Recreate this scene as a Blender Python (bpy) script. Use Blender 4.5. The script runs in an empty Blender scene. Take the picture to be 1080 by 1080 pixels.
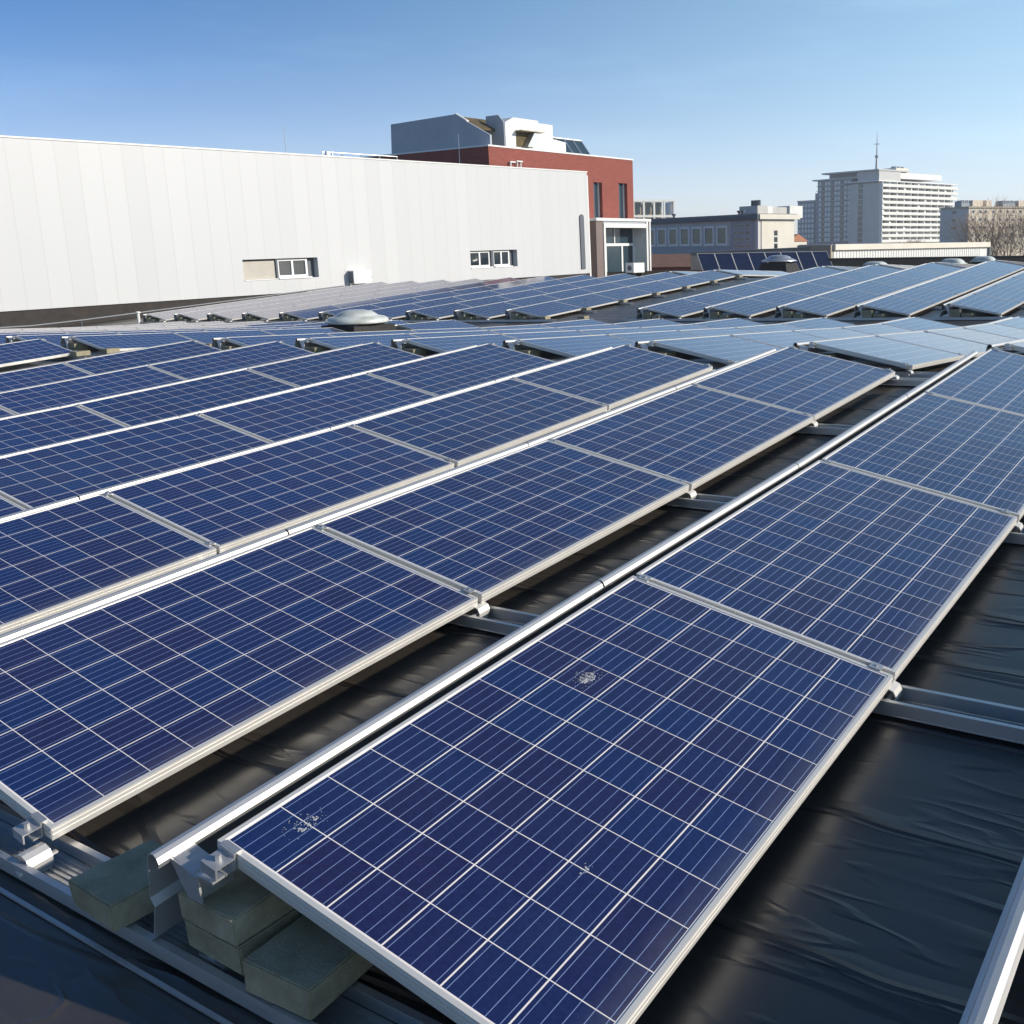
import bpy, bmesh, math, random
from mathutils import Vector, Matrix
random.seed(7)
S = bpy.context.scene
COL = S.collection
R = math.radians

# ------------------------------------------------------------------ materials
def mat(name, col=(.5, .5, .5), rough=.5, metal=0.0, spec=.5):
    m = bpy.data.materials.new(name); m.use_nodes = True
    b = m.node_tree.nodes['Principled BSDF']
    b.inputs['Base Color'].default_value = (*col, 1)
    b.inputs['Roughness'].default_value = rough
    b.inputs['Metallic'].default_value = metal
    b.inputs['Specular IOR Level'].default_value = spec
    return m

class NT:
    def __init__(s, m): s.t = m.node_tree; s.b = s.t.nodes['Principled BSDF']
    def n(s, typ, **kw):
        x = s.t.nodes.new(typ)
        for k, v in kw.items(): setattr(x, k, v)
        return x
    def l(s, a, b): s.t.links.new(a, b)
    def math(s, op, a, b=None, c=None):
        x = s.n('ShaderNodeMath', operation=op)
        for i, v in enumerate((a, b, c)):
            if v is None: continue
            if isinstance(v, (int, float)): x.inputs[i].default_value = v
            else: s.l(v, x.inputs[i])
        return x.outputs[0]
    def mix(s, f, a, b):
        x = s.n('ShaderNodeMix', data_type='RGBA')
        for i, v in ((0, f), (6, a), (7, b)):
            if isinstance(v, (int, float)): x.inputs[i].default_value = v
            elif isinstance(v, tuple): x.inputs[i].default_value = (*v, 1)
            else: s.l(v, x.inputs[i])
        return x.outputs[2]
    def noise(s, vec, scale, detail=3, rough=.5):
        x = s.n('ShaderNodeTexNoise'); x.inputs['Scale'].default_value = scale
        x.inputs['Detail'].default_value = detail; x.inputs['Roughness'].default_value = rough
        if vec is not None: s.l(vec, x.inputs['Vector'])
        return x.outputs['Fac']
    def mapping(s, vec, scale=(1, 1, 1), rot=(0, 0, 0)):
        x = s.n('ShaderNodeMapping'); x.inputs['Scale'].default_value = scale; x.inputs['Rotation'].default_value = rot
        s.l(vec, x.inputs['Vector']); return x.outputs[0]
    def ramp(s, f, stops):
        x = s.n('ShaderNodeValToRGB'); e = x.color_ramp.elements
        while len(e) < len(stops): e.new(.5)
        for i, (p, c) in enumerate(stops): e[i].position = p; e[i].color = (*c, 1)
        s.l(f, x.inputs[0]); return x.outputs[0]
    def bump(s, h, strength=.3, dist=.01):
        x = s.n('ShaderNodeBump'); x.inputs['Strength'].default_value = strength; x.inputs['Distance'].default_value = dist
        s.l(h, x.inputs['Height']); s.l(x.outputs[0], s.b.inputs['Normal']); return x

def noisy(name, c1, c2, scale=5, rough=.7, metal=0, bump=0, bscale=None, detail=5):
    m = mat(name, c1, rough, metal); t = NT(m)
    co = t.n('ShaderNodeTexCoord').outputs['Object']
    f = t.noise(co, scale, detail, .6)
    t.l(t.ramp(f, [(.3, c1), (.7, c2)]), t.b.inputs['Base Color'])
    if bump: t.bump(t.noise(co, bscale or scale * 6, 4), bump, .01)
    return m

def pv_mat():
    m = mat('pv_cells', rough=.1); t = NT(m)
    co = t.n('ShaderNodeTexCoord').outputs['Object']
    sep = t.n('ShaderNodeSeparateXYZ'); t.l(co, sep.inputs[0])
    u = t.math('DIVIDE', t.math('SUBTRACT', sep.outputs[0], .0155), .16017)
    v = t.math('DIVIDE', t.math('SUBTRACT', sep.outputs[1], .0165), .13492)
    fu, fv = t.math('FRACT', u), t.math('FRACT', v)
    iu, iv = t.math('FLOOR', u), t.math('FLOOR', v)
    du = t.math('ABSOLUTE', t.math('SUBTRACT', fu, .5)); dv = t.math('ABSOLUTE', t.math('SUBTRACT', fv, .5))
    gap = t.math('MAXIMUM', t.math('GREATER_THAN', du, .4868), t.math('GREATER_THAN', dv, .4908))
    ou = t.math('GREATER_THAN', t.math('ABSOLUTE', t.math('SUBTRACT', u, 3)), 2.995)
    ov = t.math('GREATER_THAN', t.math('ABSOLUTE', t.math('SUBTRACT', v, 6)), 5.995)
    gap = t.math('MAXIMUM', gap, t.math('MAXIMUM', ou, ov))
    bus = None
    for c in (.085, .295, .5, .705, .915):
        k = t.math('LESS_THAN', t.math('ABSOLUTE', t.math('SUBTRACT', fu, c)), .0046)
        bus = k if bus is None else t.math('MAXIMUM', bus, k)
    oi = t.n('ShaderNodeObjectInfo').outputs['Random']
    cmb = t.n('ShaderNodeCombineXYZ'); t.l(iu, cmb.inputs[0]); t.l(iv, cmb.inputs[1]); t.l(t.math('MULTIPLY', oi, 97.0), cmb.inputs[2])
    wn = t.n('ShaderNodeTexWhiteNoise', noise_dimensions='3D'); t.l(cmb.outputs[0], wn.inputs['Vector'])
    cell = t.ramp(wn.outputs[0], [(0, (.0190, .0205, .086)), (.5, (.0150, .0240, .100)), (1, (.0110, .0290, .120))])
    vor = t.n('ShaderNodeTexVoronoi'); vor.inputs['Scale'].default_value = 120; t.l(co, vor.inputs['Vector'])
    vs = t.n('ShaderNodeSeparateColor'); t.l(vor.outputs['Color'], vs.inputs[0])
    grain = t.math('MULTIPLY_ADD', vs.outputs[0], .26, .87)
    per = t.math('MULTIPLY_ADD', oi, .25, .88)
    hsv = t.n('ShaderNodeHueSaturation'); t.l(cell, hsv.inputs['Color']); t.l(t.math('MULTIPLY', grain, per), hsv.inputs['Value'])
    c = t.mix(bus, hsv.outputs[0], (.27, .36, .62))
    c = t.mix(gap, c, (.90, .84, .81))
    # fine dust film, slightly thicker along the low edge of the glass
    dn = t.noise(co, 9, 6, .65)
    low = t.math('SMOOTH_MIN', t.math('MAXIMUM', t.math('MULTIPLY', t.math('SUBTRACT', sep.outputs[0], .9), 2.2), 0), .22, .05)
    dust = t.math('MULTIPLY_ADD', t.math('MULTIPLY', dn, dn), .015, t.math('MULTIPLY', low, dn))
    c = t.mix(dust, c, (.42, .40, .36))
    t.l(c, t.b.inputs['Base Color'])
    t.l(t.math('MULTIPLY_ADD', dn, .09, .03), t.b.inputs['Roughness'])
    t.b.inputs['IOR'].default_value = 1.68
    return m

def membrane_mat():
    m = mat('roof_rubber', (.02, .02, .02), .34); t = NT(m)
    co = t.n('ShaderNodeTexCoord').outputs['Object']
    sep = t.n('ShaderNodeSeparateXYZ'); t.l(co, sep.inputs[0])
    wob = t.noise(co, .9, 3)
    yy = t.math('ADD', sep.outputs[1], t.math('MULTIPLY', wob, .22))
    fr = t.math('FRACT', t.math('DIVIDE', yy, .47))
    seam = t.math('LESS_THAN', t.math('ABSOLUTE', t.math('SUBTRACT', fr, .5)), .011)
    lap = t.math('SMOOTH_MIN', t.math('MULTIPLY', fr, 1.0), .5, .08)
    w1 = t.noise(t.mapping(co, (.9, 3.2, 1)), 1.0, 2, .45)
    w2 = t.noise(t.mapping(co, (.55, 1.1, 1)), 1.2, 2, .4)
    near = t.math('MAXIMUM', t.math('SUBTRACT', 1, t.math('MULTIPLY', t.math('ABSOLUTE', t.math('SUBTRACT', fr, .5)), 7)), 0)   # wrinkles gather at the laps
    msk = t.math('MULTIPLY', near, t.math('MAXIMUM', t.math('MULTIPLY', t.math('SUBTRACT', t.noise(co, 1.3, 2), .42), 5), 0))
    w3 = t.noise(t.mapping(co, (1.6, 13, 1), (0, 0, .06)), 1.0, 2, .4)
    h = t.math('ADD', t.math('MULTIPLY', w1, .40), t.math('MULTIPLY', w2, .55))
    rid = t.math('ABSOLUTE', t.math('SUBTRACT', t.noise(t.mapping(co, (.45, 2.4, 1), (0, 0, .08)), 1.5, 2, .45), .5))
    crease = t.math('MULTIPLY', t.math('MAXIMUM', t.math('SUBTRACT', 1, t.math('MULTIPLY', rid, 34)), 0), t.math('MAXIMUM', t.math('MULTIPLY', t.math('SUBTRACT', t.noise(co, 1.1, 2), .40), 3), 0))
    rid2 = t.math('ABSOLUTE', t.math('SUBTRACT', t.noise(t.mapping(co, (1.1, 5.0, 1), (0, 0, -.10)), 1.5, 2, .45), .5))
    cr2 = t.math('MULTIPLY', t.math('MAXIMUM', t.math('SUBTRACT', 1, t.math('MULTIPLY', rid2, 30)), 0), t.math('MAXIMUM', t.math('MULTIPLY', t.math('SUBTRACT', t.noise(co, 1.9, 2), .45), 4), 0))
    crease = t.math('ADD', t.math('MULTIPLY', crease, .8), t.math('MULTIPLY', cr2, .35))
    lapr = t.math('MAXIMUM', t.math('SUBTRACT', 1, t.math('MULTIPLY', t.math('ABSOLUTE', t.math('SUBTRACT', fr, .545)), 36)), 0)
    h = t.math('ADD', h, t.math('ADD', t.math('MULTIPLY', crease, .55), t.math('MULTIPLY', lapr, t.noise(co, 1.8, 2))))
    h = t.math('ADD', h, t.math('MULTIPLY', t.math('MULTIPLY', w3, near), .6))
    step = t.math('MULTIPLY', t.math('GREATER_THAN', fr, .5), .30)
    h = t.math('SUBTRACT', t.math('ADD', h, step), t.math('MULTIPLY', seam, .35))
    t.b.inputs['Specular IOR Level'].default_value = 1.0; t.bump(h, .7, .034)
    d = t.noise(co, 2.2, 6, .6); d2 = t.noise(co, 30, 3, .6)
    c = t.mix(d, (.027, .024, .022), (.060, .049, .040))
    d3 = t.noise(co, .8, 6, .7)
    c = t.mix(t.math('MULTIPLY', t.math('MAXIMUM', t.math('SUBTRACT', d3, .5), 0), 1.6), c, (.10, .09, .075))
    c = t.mix(t.math('MULTIPLY', d2, .35), c, (.070, .060, .050))
    c = t.mix(seam, c, (.006, .006, .006))
    t.l(c, t.b.inputs['Base Color'])
    t.l(t.math('MULTIPLY_ADD', d, .26, .26), t.b.inputs['Roughness'])
    return m

def alu(name, col, rough, metal, scale=60, streak=(1, .03, 1)):
    m = mat(name, col, rough, metal); t = NT(m)
    co = t.n('ShaderNodeTexCoord').outputs['Object']
    n = t.noise(t.mapping(co, streak), scale, 3)
    t.l(t.math('MULTIPLY_ADD', n, .22, rough - .1), t.b.inputs['Roughness'])
    n2 = t.noise(co, 7, 5, .7)
    t.l(t.mix(t.math('MULTIPLY', n2, .5), col, tuple(c * .62 for c in col)), t.b.inputs['Base Color'])
    return m

def concrete():
    m = mat('ballast_concrete', rough=.9); t = NT(m)
    co = t.n('ShaderNodeTexCoord').outputs['Object']; oi = t.n('ShaderNodeObjectInfo').outputs['Random']
    va = t.n('ShaderNodeVectorMath', operation='ADD'); t.l(co, va.inputs[0]); t.l(oi, va.inputs[1])
    f = t.noise(va.outputs[0], 9, 8, .7); g = t.noise(va.outputs[0], 160, 2, .6)
    c = t.ramp(f, [(.3, (.20, .175, .105)), (.5, (.34, .30, .20)), (.72, (.47, .42, .31))])
    c = t.mix(t.math('MULTIPLY', g, .5), c, (.17, .165, .12))
    t.l(c, t.b.inputs['Base Color'])
    t.bump(t.math('ADD', g, t.math('MULTIPLY', f, .6)), .5, .004)
    return m

def cladding():
    m = mat('white_cladding', (.8, .8, .79), .42); t = NT(m)
    co = t.n('ShaderNodeTexCoord').outputs['Object']
    sep = t.n('ShaderNodeSeparateXYZ'); t.l(co, sep.inputs[0])
    fr = t.math('FRACT', t.math('DIVIDE', t.math('ADD', sep.outputs[1], .12), .735))
    d = t.math('ABSOLUTE', t.math('SUBTRACT', fr, .5))
    seam = t.math('LESS_THAN', d, .016)
    idx = t.math('FLOOR', t.math('DIVIDE', t.math('ADD', sep.outputs[1], .4875), .735))
    wn = t.n('ShaderNodeTexWhiteNoise', noise_dimensions='1D'); t.l(idx, wn.inputs['W'])
    base = t.mix(wn.outputs[0], (.55, .56, .575), (.58, .59, .605))
    n = t.noise(t.mapping(co, (1, 3, .25)), 1.2, 4, .6)
    base = t.mix(t.math('MULTIPLY', n, .2), base, (.49, .495, .50))
    t.l(t.mix(seam, base, (.50, .505, .515)), t.b.inputs['Base Color'])
    t.bump(t.math('SUBTRACT', t.math('MULTIPLY', n, .15), t.math('MULTIPLY', seam, 1.0)), .35, .02)
    return m

def brick():
    m = mat('red_brick', rough=.85); t = NT(m)
    co = t.n('ShaderNodeTexCoord').outputs['Object']
    sep = t.n('ShaderNodeSeparateXYZ'); t.l(co, sep.inputs[0])
    cb = t.n('ShaderNodeCombineXYZ'); t.l(t.math('ADD', sep.outputs[0], sep.outputs[1]), cb.inputs[0]); t.l(sep.outputs[2], cb.inputs[1])
    b = t.n('ShaderNodeTexBrick'); t.l(cb.outputs[0], b.inputs['Vector'])
    b.inputs['Color1'].default_value = (.30, .062, .042, 1); b.inputs['Color2'].default_value = (.22, .042, .030, 1)
    b.inputs['Mortar'].default_value = (.22, .12, .10, 1); b.inputs['Scale'].default_value = 1
    b.inputs['Brick Width'].default_value = .23; b.inputs['Row Height'].default_value = .075; b.inputs['Mortar Size'].default_value = .008
    n = t.noise(co, 1.5, 5, .6)
    t.l(t.mix(t.math('MULTIPLY', n, .3), b.outputs['Color'], (.20, .05, .04)), t.b.inputs['Base Color'])
    return m

M = {}
M['pv'] = pv_mat()
M['pvdark'] = mat('dark_cells', (.006, .010, .032), .12); _t = NT(M['pvdark']); _c = _t.n('ShaderNodeTexCoord').outputs['Object']; _s = _t.n('ShaderNodeSeparateXYZ'); _t.l(_c, _s.inputs[0])
_f = _t.math('ABSOLUTE', _t.math('SUBTRACT', _t.math('FRACT', _t.math('MULTIPLY', _s.outputs[1], 6.2)), .5))
_t.l(_t.mix(_t.math('LESS_THAN', _f, .09), (.007, .012, .040), (.02, .026, .05)), _t.b.inputs['Base Color'])
M['frame'] = alu('panel_frame_aluminium', (.80, .785, .75), .42, .35)
M['rail'] = alu('rail_aluminium', (.66, .66, .66), .42, .75)
M['defl'] = alu('deflector_aluminium', (.66, .665, .67), .50, .8)
M['bolt'] = mat('stainless_bolt', (.55, .55, .56), .3, 1)
M['rubber'] = membrane_mat()
M['conc'] = concrete()
M['clad'] = cladding()
M['white'] = noisy('white_paint', (.78, .78, .77), (.70, .70, .68), 2, .5)
M['wframe'] = mat('white_window_frame', (.80, .80, .80), .4)
M['glass'] = mat('window_glass', (.02, .03, .04), .04, 0, .8)
M['glassblue'] = mat('curtain_glass', (.03, .055, .075), .06, 0, .8)
M['glasspale'] = noisy('office_glass', (.10, .13, .11), (.20, .23, .20), 1.3, .08)
M['blind'] = noisy('beige_blind', (.45, .42, .37), (.50, .47, .42), 3, .8)
M['plinth'] = noisy('dark_bitumen_plinth', (.022, .018, .016), (.04, .033, .03), 3, .8)
M['brick'] = brick()
M['coping'] = mat('white_coping', (.75, .75, .74), .5)
M['greyclad'] = noisy('grey_metal_cladding', (.34, .37, .41), (.40, .43, .47), 1, .45)
M['moss'] = noisy('mossy_brown_roofing', (.06, .05, .025), (.16, .12, .06), 2.5, .95)
M['mauve'] = noisy('mauve_cladding', (.17, .125, .12), (.20, .15, .145), 2, .6)
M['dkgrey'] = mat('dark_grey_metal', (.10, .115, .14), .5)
M['black'] = noisy('black_bitumen', (.012, .012, .013), (.03, .028, .027), 3, .8)
M['dome'] = noisy('frosted_acrylic', (.70, .73, .72), (.40, .42, .37), 3.5, .3, detail=8)
M['silver'] = mat('brushed_metal', (.62, .62, .62), .35, .8)
M['officewall'] = noisy('grey_concrete_wall', (.54, .52, .50), (.60, .58, .555), 1.2, .85)
M['officelow'] = noisy('blue_grey_spandrel', (.38, .395, .42), (.43, .44, .455), 1.5, .7)
M['pale'] = noisy('pale_render', (.72, .67, .58), (.80, .75, .66), .7, .85)
M['towergrey'] = noisy('tower_grey_panels', (.54, .545, .54), (.60, .605, .60), .3, .8)
M['towerdark'] = noisy('tower_blue_facade', (.27, .31, .36), (.32, .36, .41), .4, .6)
M['towerwhite'] = noisy('tower_white_balcony', (.80, .79, .76), (.86, .85, .82), .5, .7)
M['mast'] = mat('mast_steel', (.40, .42, .45), .5, .3)
M['peach'] = noisy('cream_apartment_render', (.72, .62, .49), (.80, .69, .56), .4, .85)
M['twig'] = noisy('bare_bark', (.26, .19, .145), (.36, .27, .21), 1.0, .95)
M['twig2'] = noisy('reddish_bark', (.24, .15, .11), (.32, .21, .16), 1.0, .95)
M['brownroof'] = noisy('brown_tiles', (.14, .075, .055), (.20, .11, .085), 2, .9)
M['orange'] = noisy('orange_roof_tiles', (.42, .15, .07), (.5, .2, .1), 1, .9)
M['ground'] = noisy('ground_mixed', (.09, .10, .06), (.16, .15, .12), .05, .95)
M['dropping'] = mat('bird_dropping', (.50, .51, .52), .9)
M['louver'] = noisy('ribbed_white_panel', (.78, .78, .77), (.74, .74, .72), 3, .5)
M['tan'] = noisy('tan_timber', (.40, .34, .26), (.46, .40, .31), 3, .8)
M['greyroof'] = noisy('grey_roofing', (.20, .20, .20), (.26, .255, .25), 2, .85)

# ------------------------------------------------------------------ mesh helpers
class MB:
    def __init__(s): s.b = bmesh.new()
    def box(s, c0, c1, mx=None):
        (x0, y0, z0), (x1, y1, z1) = c0, c1
        x0, x1 = min(x0, x1), max(x0, x1); y0, y1 = min(y0, y1), max(y0, y1); z0, z1 = min(z0, z1), max(z0, z1)
        P = [(x, y, z) for z in (z0, z1) for x, y in ((x0, y0), (x1, y0), (x1, y1), (x0, y1))]
        if mx is not None: P = [mx @ Vector(p) for p in P]
        v = [s.b.verts.new(p) for p in P]
        for f in ((3, 2, 1, 0), (4, 5, 6, 7), (0, 1, 5, 4), (1, 2, 6, 5), (2, 3, 7, 6), (3, 0, 4, 7)): s.b.faces.new([v[i] for i in f])
        return s
    def prism(s, poly, a, b, axis=1):
        """poly: 2-D outline in the plane across `axis`, pushed from a to b"""
        def mk(p, t):
            q = list(p); q.insert(axis, t); return q
        A = [s.b.verts.new(mk(p, a)) for p in poly]; B = [s.b.verts.new(mk(p, b)) for p in poly]
        n = len(poly)
        s.b.faces.new(A); s.b.faces.new(B[::-1])
        for i in range(n): s.b.faces.new((A[i], B[i], B[(i + 1) % n], A[(i + 1) % n]))
        return s
    def sheet(s, line, a, b, th):
        """folded sheet: open 2-D line in x,z with a thickness, pushed along y"""
        L = [Vector((p[0], p[1])) for p in line]; off = []
        for i, p in enumerate(L):
            d = (L[min(i + 1, len(L) - 1)] - L[max(i - 1, 0)]).normalized()
            off.append(p + Vector((-d.y, d.x)) * th)
        n = len(L); V = []
        for y in (a, b): V.append([s.b.verts.new((p.x, y, p.y)) for p in L] + [s.b.verts.new((p.x, y, p.y)) for p in off])
        for i in range(n - 1):
            s.b.faces.new((V[0][i], V[0][i + 1], V[1][i + 1], V[1][i]))
            s.b.faces.new((V[0][n + i + 1], V[0][n + i], V[1][n + i], V[1][n + i + 1]))
            for k in (0, 1):
                q = (V[k][i], V[k][n + i], V[k][n + i + 1], V[k][i + 1]); s.b.faces.new(q if k == 0 else q[::-1])
        for i in (0, n - 1):
            s.b.faces.new((V[0][i], V[1][i], V[1][n + i], V[0][n + i]))
        return s
    def tube(s, p0, p1, r0, r1=None, n=8, cap=True):
        r1 = r0 if r1 is None else r1
        p0, p1 = Vector(p0), Vector(p1); d = (p1 - p0).normalized()
        a = d.orthogonal().normalized(); c = d.cross(a)
        A = [s.b.verts.new(p0 + (a * math.cos(2 * math.pi * i / n) + c * math.sin(2 * math.pi * i / n)) * r0) for i in range(n)]
        B = [s.b.verts.new(p1 + (a * math.cos(2 * math.pi * i / n) + c * math.sin(2 * math.pi * i / n)) * r1) for i in range(n)]
        for i in range(n): s.b.faces.new((A[i], A[(i + 1) % n], B[(i + 1) % n], B[i]))
        if cap: s.b.faces.new(A[::-1]); s.b.faces.new(B)
        return s
    def lathe(s, prof, n=32, c=(0, 0, 0)):
        rings = []
        for r, z in prof:
            if r < 1e-5: rings.append([s.b.verts.new((c[0], c[1], c[2] + z))])
            else: rings.append([s.b.verts.new((c[0] + r * math.cos(2 * math.pi * i / n), c[1] + r * math.sin(2 * math.pi * i / n), c[2] + z)) for i in range(n)])
        for a, b in zip(rings, rings[1:]):
            for i in range(n):
                j = (i + 1) % n
                if len(a) == 1: s.b.faces.new((a[0], b[j], b[i]))
                elif len(b) == 1: s.b.faces.new((a[i], a[j], b[0]))
                else: s.b.faces.new((a[i], a[j], b[j], b[i]))
        return s
    def frustum(s, x0, y0, x1, y1, z0, z1, inset):
        A = [s.b.verts.new(p) for p in ((x0, y0, z0), (x1, y0, z0), (x1, y1, z0), (x0, y1, z0))]
        i = inset
        B = [s.b.verts.new(p) for p in ((x0 + i, y0 + i, z1), (x1 - i, y0 + i, z1), (x1 - i, y1 - i, z1), (x0 + i, y1 - i, z1))]
        s.b.faces.new(A[::-1]); s.b.faces.new(B)
        for k in range(4): s.b.faces.new((A[k], A[(k + 1) % 4], B[(k + 1) % 4], B[k]))
        return s
    def wall(s, axis, at, thick, a0, a1, z0, z1, holes):
        """slab across `axis` from at back to at-thick, with rectangular openings (a0,a1,z0,z1)"""
        A = sorted({a0, a1, *[h[0] for h in holes], *[h[1] for h in holes]})
        Z = sorted({z0, z1, *[h[2] for h in holes], *[h[3] for h in holes]})
        def solid(i, j):
            if i < 0 or j < 0 or i >= len(A) - 1 or j >= len(Z) - 1: return False
            ca, cz = (A[i] + A[i + 1]) / 2, (Z[j] + Z[j + 1]) / 2
            return not any(h[0] < ca < h[1] and h[2] < cz < h[3] for h in holes)
        cache = {}
        def V(k, i, j):
            if (k, i, j) not in cache:
                p = [A[i], Z[j]]; p.insert(axis, at - thick * k); cache[k, i, j] = s.b.verts.new(p)
            return cache[k, i, j]
        for i in range(len(A) - 1):
            for j in range(len(Z) - 1):
                if not solid(i, j): continue
                for k in (0, 1): s.b.faces.new((V(k, i, j), V(k, i + 1, j), V(k, i + 1, j + 1), V(k, i, j + 1)))
                for di, dj, e in ((-1, 0, ((i, j), (i, j + 1))), (1, 0, ((i + 1, j), (i + 1, j + 1))), (0, -1, ((i, j), (i + 1, j))), (0, 1, ((i, j + 1), (i + 1, j + 1)))):
                    if not solid(i + di, j + dj): s.b.faces.new((V(0, *e[0]), V(0, *e[1]), V(1, *e[1]), V(1, *e[0])))
        return s
    def bevel(s, w, seg=1):
        bmesh.ops.bevel(s.b, geom=s.b.edges[:], offset=w, segments=seg, affect='EDGES'); return s
    def mesh(s, name, m, smooth=False):
        bmesh.ops.recalc_face_normals(s.b, faces=s.b.faces[:])
        me = bpy.data.meshes.new(name); s.b.to_mesh(me); s.b.free()
        for x in (m if isinstance(m, (list, tuple)) else [m]): me.materials.append(x)
        if smooth:
            for p in me.polygons: p.use_smooth = True
        return me
    def build(s, name, m, parent=None, smooth=False):
        return link(name, s.mesh(name, m, smooth), parent)

def link(name, data, parent=None, loc=None):
    o = bpy.data.objects.new(name, data); COL.objects.link(o)
    if parent is not None: o.parent = parent
    if loc is not None: o.location = loc
    return o
def tag(o, label, cat, group=None):
    o['label'] = label; o['category'] = cat
    if group: o['group'] = group
    return o
def thing(name, label, cat, group=None, mx=None):
    o = bpy.data.objects.new(name, None); COL.objects.link(o); o.empty_display_size = .1
    if mx is not None: o.matrix_world = mx
    return tag(o, label, cat, group)
def struct(o): o['kind'] = 'structure'; return o
def copy_tree(o, parent=None):
    c = o.copy(); COL.objects.link(c)
    if parent is not None: c.parent = parent
    for ch in list(o.children): copy_tree(ch, c)
    return c
ORD = 'first second third fourth fifth sixth seventh eighth ninth tenth eleventh twelfth'.split()
def T(x, y, z=0): return Matrix.Translation((x, y, z))
def frame_mx(o, ex, ey, ez):
    m = Matrix((ex, ey, ez)).transposed().to_4x4(); m.translation = o; return m
def az_mx(x, y, z, az):
    """local +Y points along compass az (deg from +Y to +X), local +X to its right"""
    a = R(az); return frame_mx(Vector((x, y, z)), Vector((math.cos(a), -math.sin(a), 0)), Vector((math.sin(a), math.cos(a), 0)), Vector((0, 0, 1)))

# ------------------------------------------------------------------ the roof and the panel heights
PROF = [(-14, -.95), (0, 0), (1.67, .114), (3.34, .215), (5.01, .337), (6.68, .457), (6.9, .463), (7.12, .455), (8.8, .374), (10.48, .288), (12.16, .198),
        (13.84, .132), (15.52, .120), (16.5, .165), (17.55, .235), (27.52, .905), (27.9, .92), (36, .60), (75, .60)]
def prof(y):
    for (a, p), (b, q) in zip(PROF, PROF[1:]):
        if y <= b: return p + (q - p) * (y - a) / (b - a)
    return PROF[-1][1]
CROSS, HIGH = .031, .315
def zH(x, y): return prof(y) + CROSS * x
def zroof(x, y): return zH(x, y) - HIGH
TILT = .1715; W = .992; L = 1.652

b = bmesh.new()
ys = sorted({-14, -10, -6, -3, -1.5, *[p[0] for p in PROF], *[i * .6 - 3 for i in range(40)], 40, 46, 52, 60, 66})
xs = [-46, -34, -30, -26, -22, -18, -14, -10, -8, -6, -4, -2, 0, 2, 4, 8, 14, 22]
# far edge of the roof runs along the parapet
grid = [[b.verts.new((x, y, zroof(x, y))) for x in xs] for y in ys if y <= 66]
for r0, r1 in zip(grid, grid[1:]):
    for i in range(len(xs) - 1): b.faces.new((r0[i], r0[i + 1], r1[i + 1], r1[i]))
me = bpy.data.meshes.new('flat_roof'); b.to_mesh(me); b.free(); me.materials.append(M['rubber'])
for p in me.polygons: p.use_smooth = True
struct(link('flat_roof', me))
g = MB(); g.b.faces.new([g.b.verts.new(p) for p in ((-1600, -1600, 0), (1600, -1600, 0), (1600, 1600, 0), (-1600, 1600, 0))])
go = g.build('ground', M['ground']); go.location.z = -9; struct(go)
# walls of the building below the roof
o = MB().box((-45.9, -13.9, -8.9), (21.9, 65.9, -2.6)).build('building_body', M['greyroof'])
tag(o, 'flat roofed building whose black roof carries the solar panels', 'building')

# ------------------------------------------------------------------ solar panel (origin: high edge, near end; x down the slope, y along the row)
def panel_meshes():
    f = MB(); t, lip, h = .0025, .0115, .04
    for (a, c) in (((0, 0, -h), (lip, L, 0)), ((W - lip, 0, -h), (W, L, 0))): f.box(a, c)
    for (a, c) in (((lip, 0, -h), (W - lip, lip, 0)), ((lip, L - lip, -h), (W - lip, L, 0))): f.box(a, c)
    # ribs on the outer faces
    for z in (-.012, -.026):
        f.box((W, .002, z - .0035), (W + .0018, L - .002, z + .0035)); f.box((-.0018, .002, z - .0035), (0, L - .002, z + .0035))
        f.box((.002, -.0018, z - .0035), (W - .002, 0, z + .0035)); f.box((.002, L, z - .0035), (W - .002, L + .0018, z + .0035))
    fr = f.mesh('frame', M['frame'])
    cs = MB().box((lip, lip, -.0085), (W - lip, L - lip, -.003)).mesh('cell_sheet', M['pv'])
    def clampmesh(name, y0, y1):
        c = MB().box((-.020, y0, .001), (.020, y1, .0045))
        c.tube((0, (y0 + y1) / 2, .0045), (0, (y0 + y1) / 2, .010), .006, n=6)
        return c.mesh(name, M['rail'])
    mid = clampmesh('mid_clamp', -.027, .008)
    e = MB().box((-.025, -.004, .001), (.025, .011, .005)).box((-.025, -.030, -.040), (.025, -.0045, -.0355)).box((-.025, -.0085, -.0355), (.025, -.0045, .005))
    e.box((-.025, -.05, -.010), (.025, -.0085, -.006)).box((-.025, -.054, -.034), (.025, -.05, -.006))
    e.tube((0, -.03, -.006), (0, -.03, .008), .0075, n=6)
    end = e.mesh('end_clamp', M['rail'])
    end2 = end.copy(); end2.transform(Matrix.Scale(-1, 4, (0, 1, 0))); end2.flip_normals()
    ds = MB().box((lip, lip, -.0085), (W - lip, L - lip, -.003)).mesh('cell_sheet', M['pvdark'])
    return fr, cs, mid, end, end2, ds
FR, CS, MID, END, END2, DS = panel_meshes()
def panel_mx(x, y0, y1):
    a = Vector((x, y0, zH(x, y0))); e = Vector((x, y1, zH(x, y1)))
    ey = (e - a).normalized(); ex0 = Vector((math.cos(TILT), 0, -math.sin(TILT)))
    ez = ex0.cross(ey).normalized(); ex = ey.cross(ez)
    q = random.Random(round(x * 31 + y0 * 7, 2)); rot = Matrix.Rotation(q.uniform(-.0035, .0035), 4, 'Y') @ Matrix.Rotation(q.uniform(-.0012, .0012), 4, 'X')
    return frame_mx(a + ey * (.009 + q.uniform(-.0025, .0025)) + ex * q.uniform(-.003, .003), ex, ey, ez) @ rot
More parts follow.
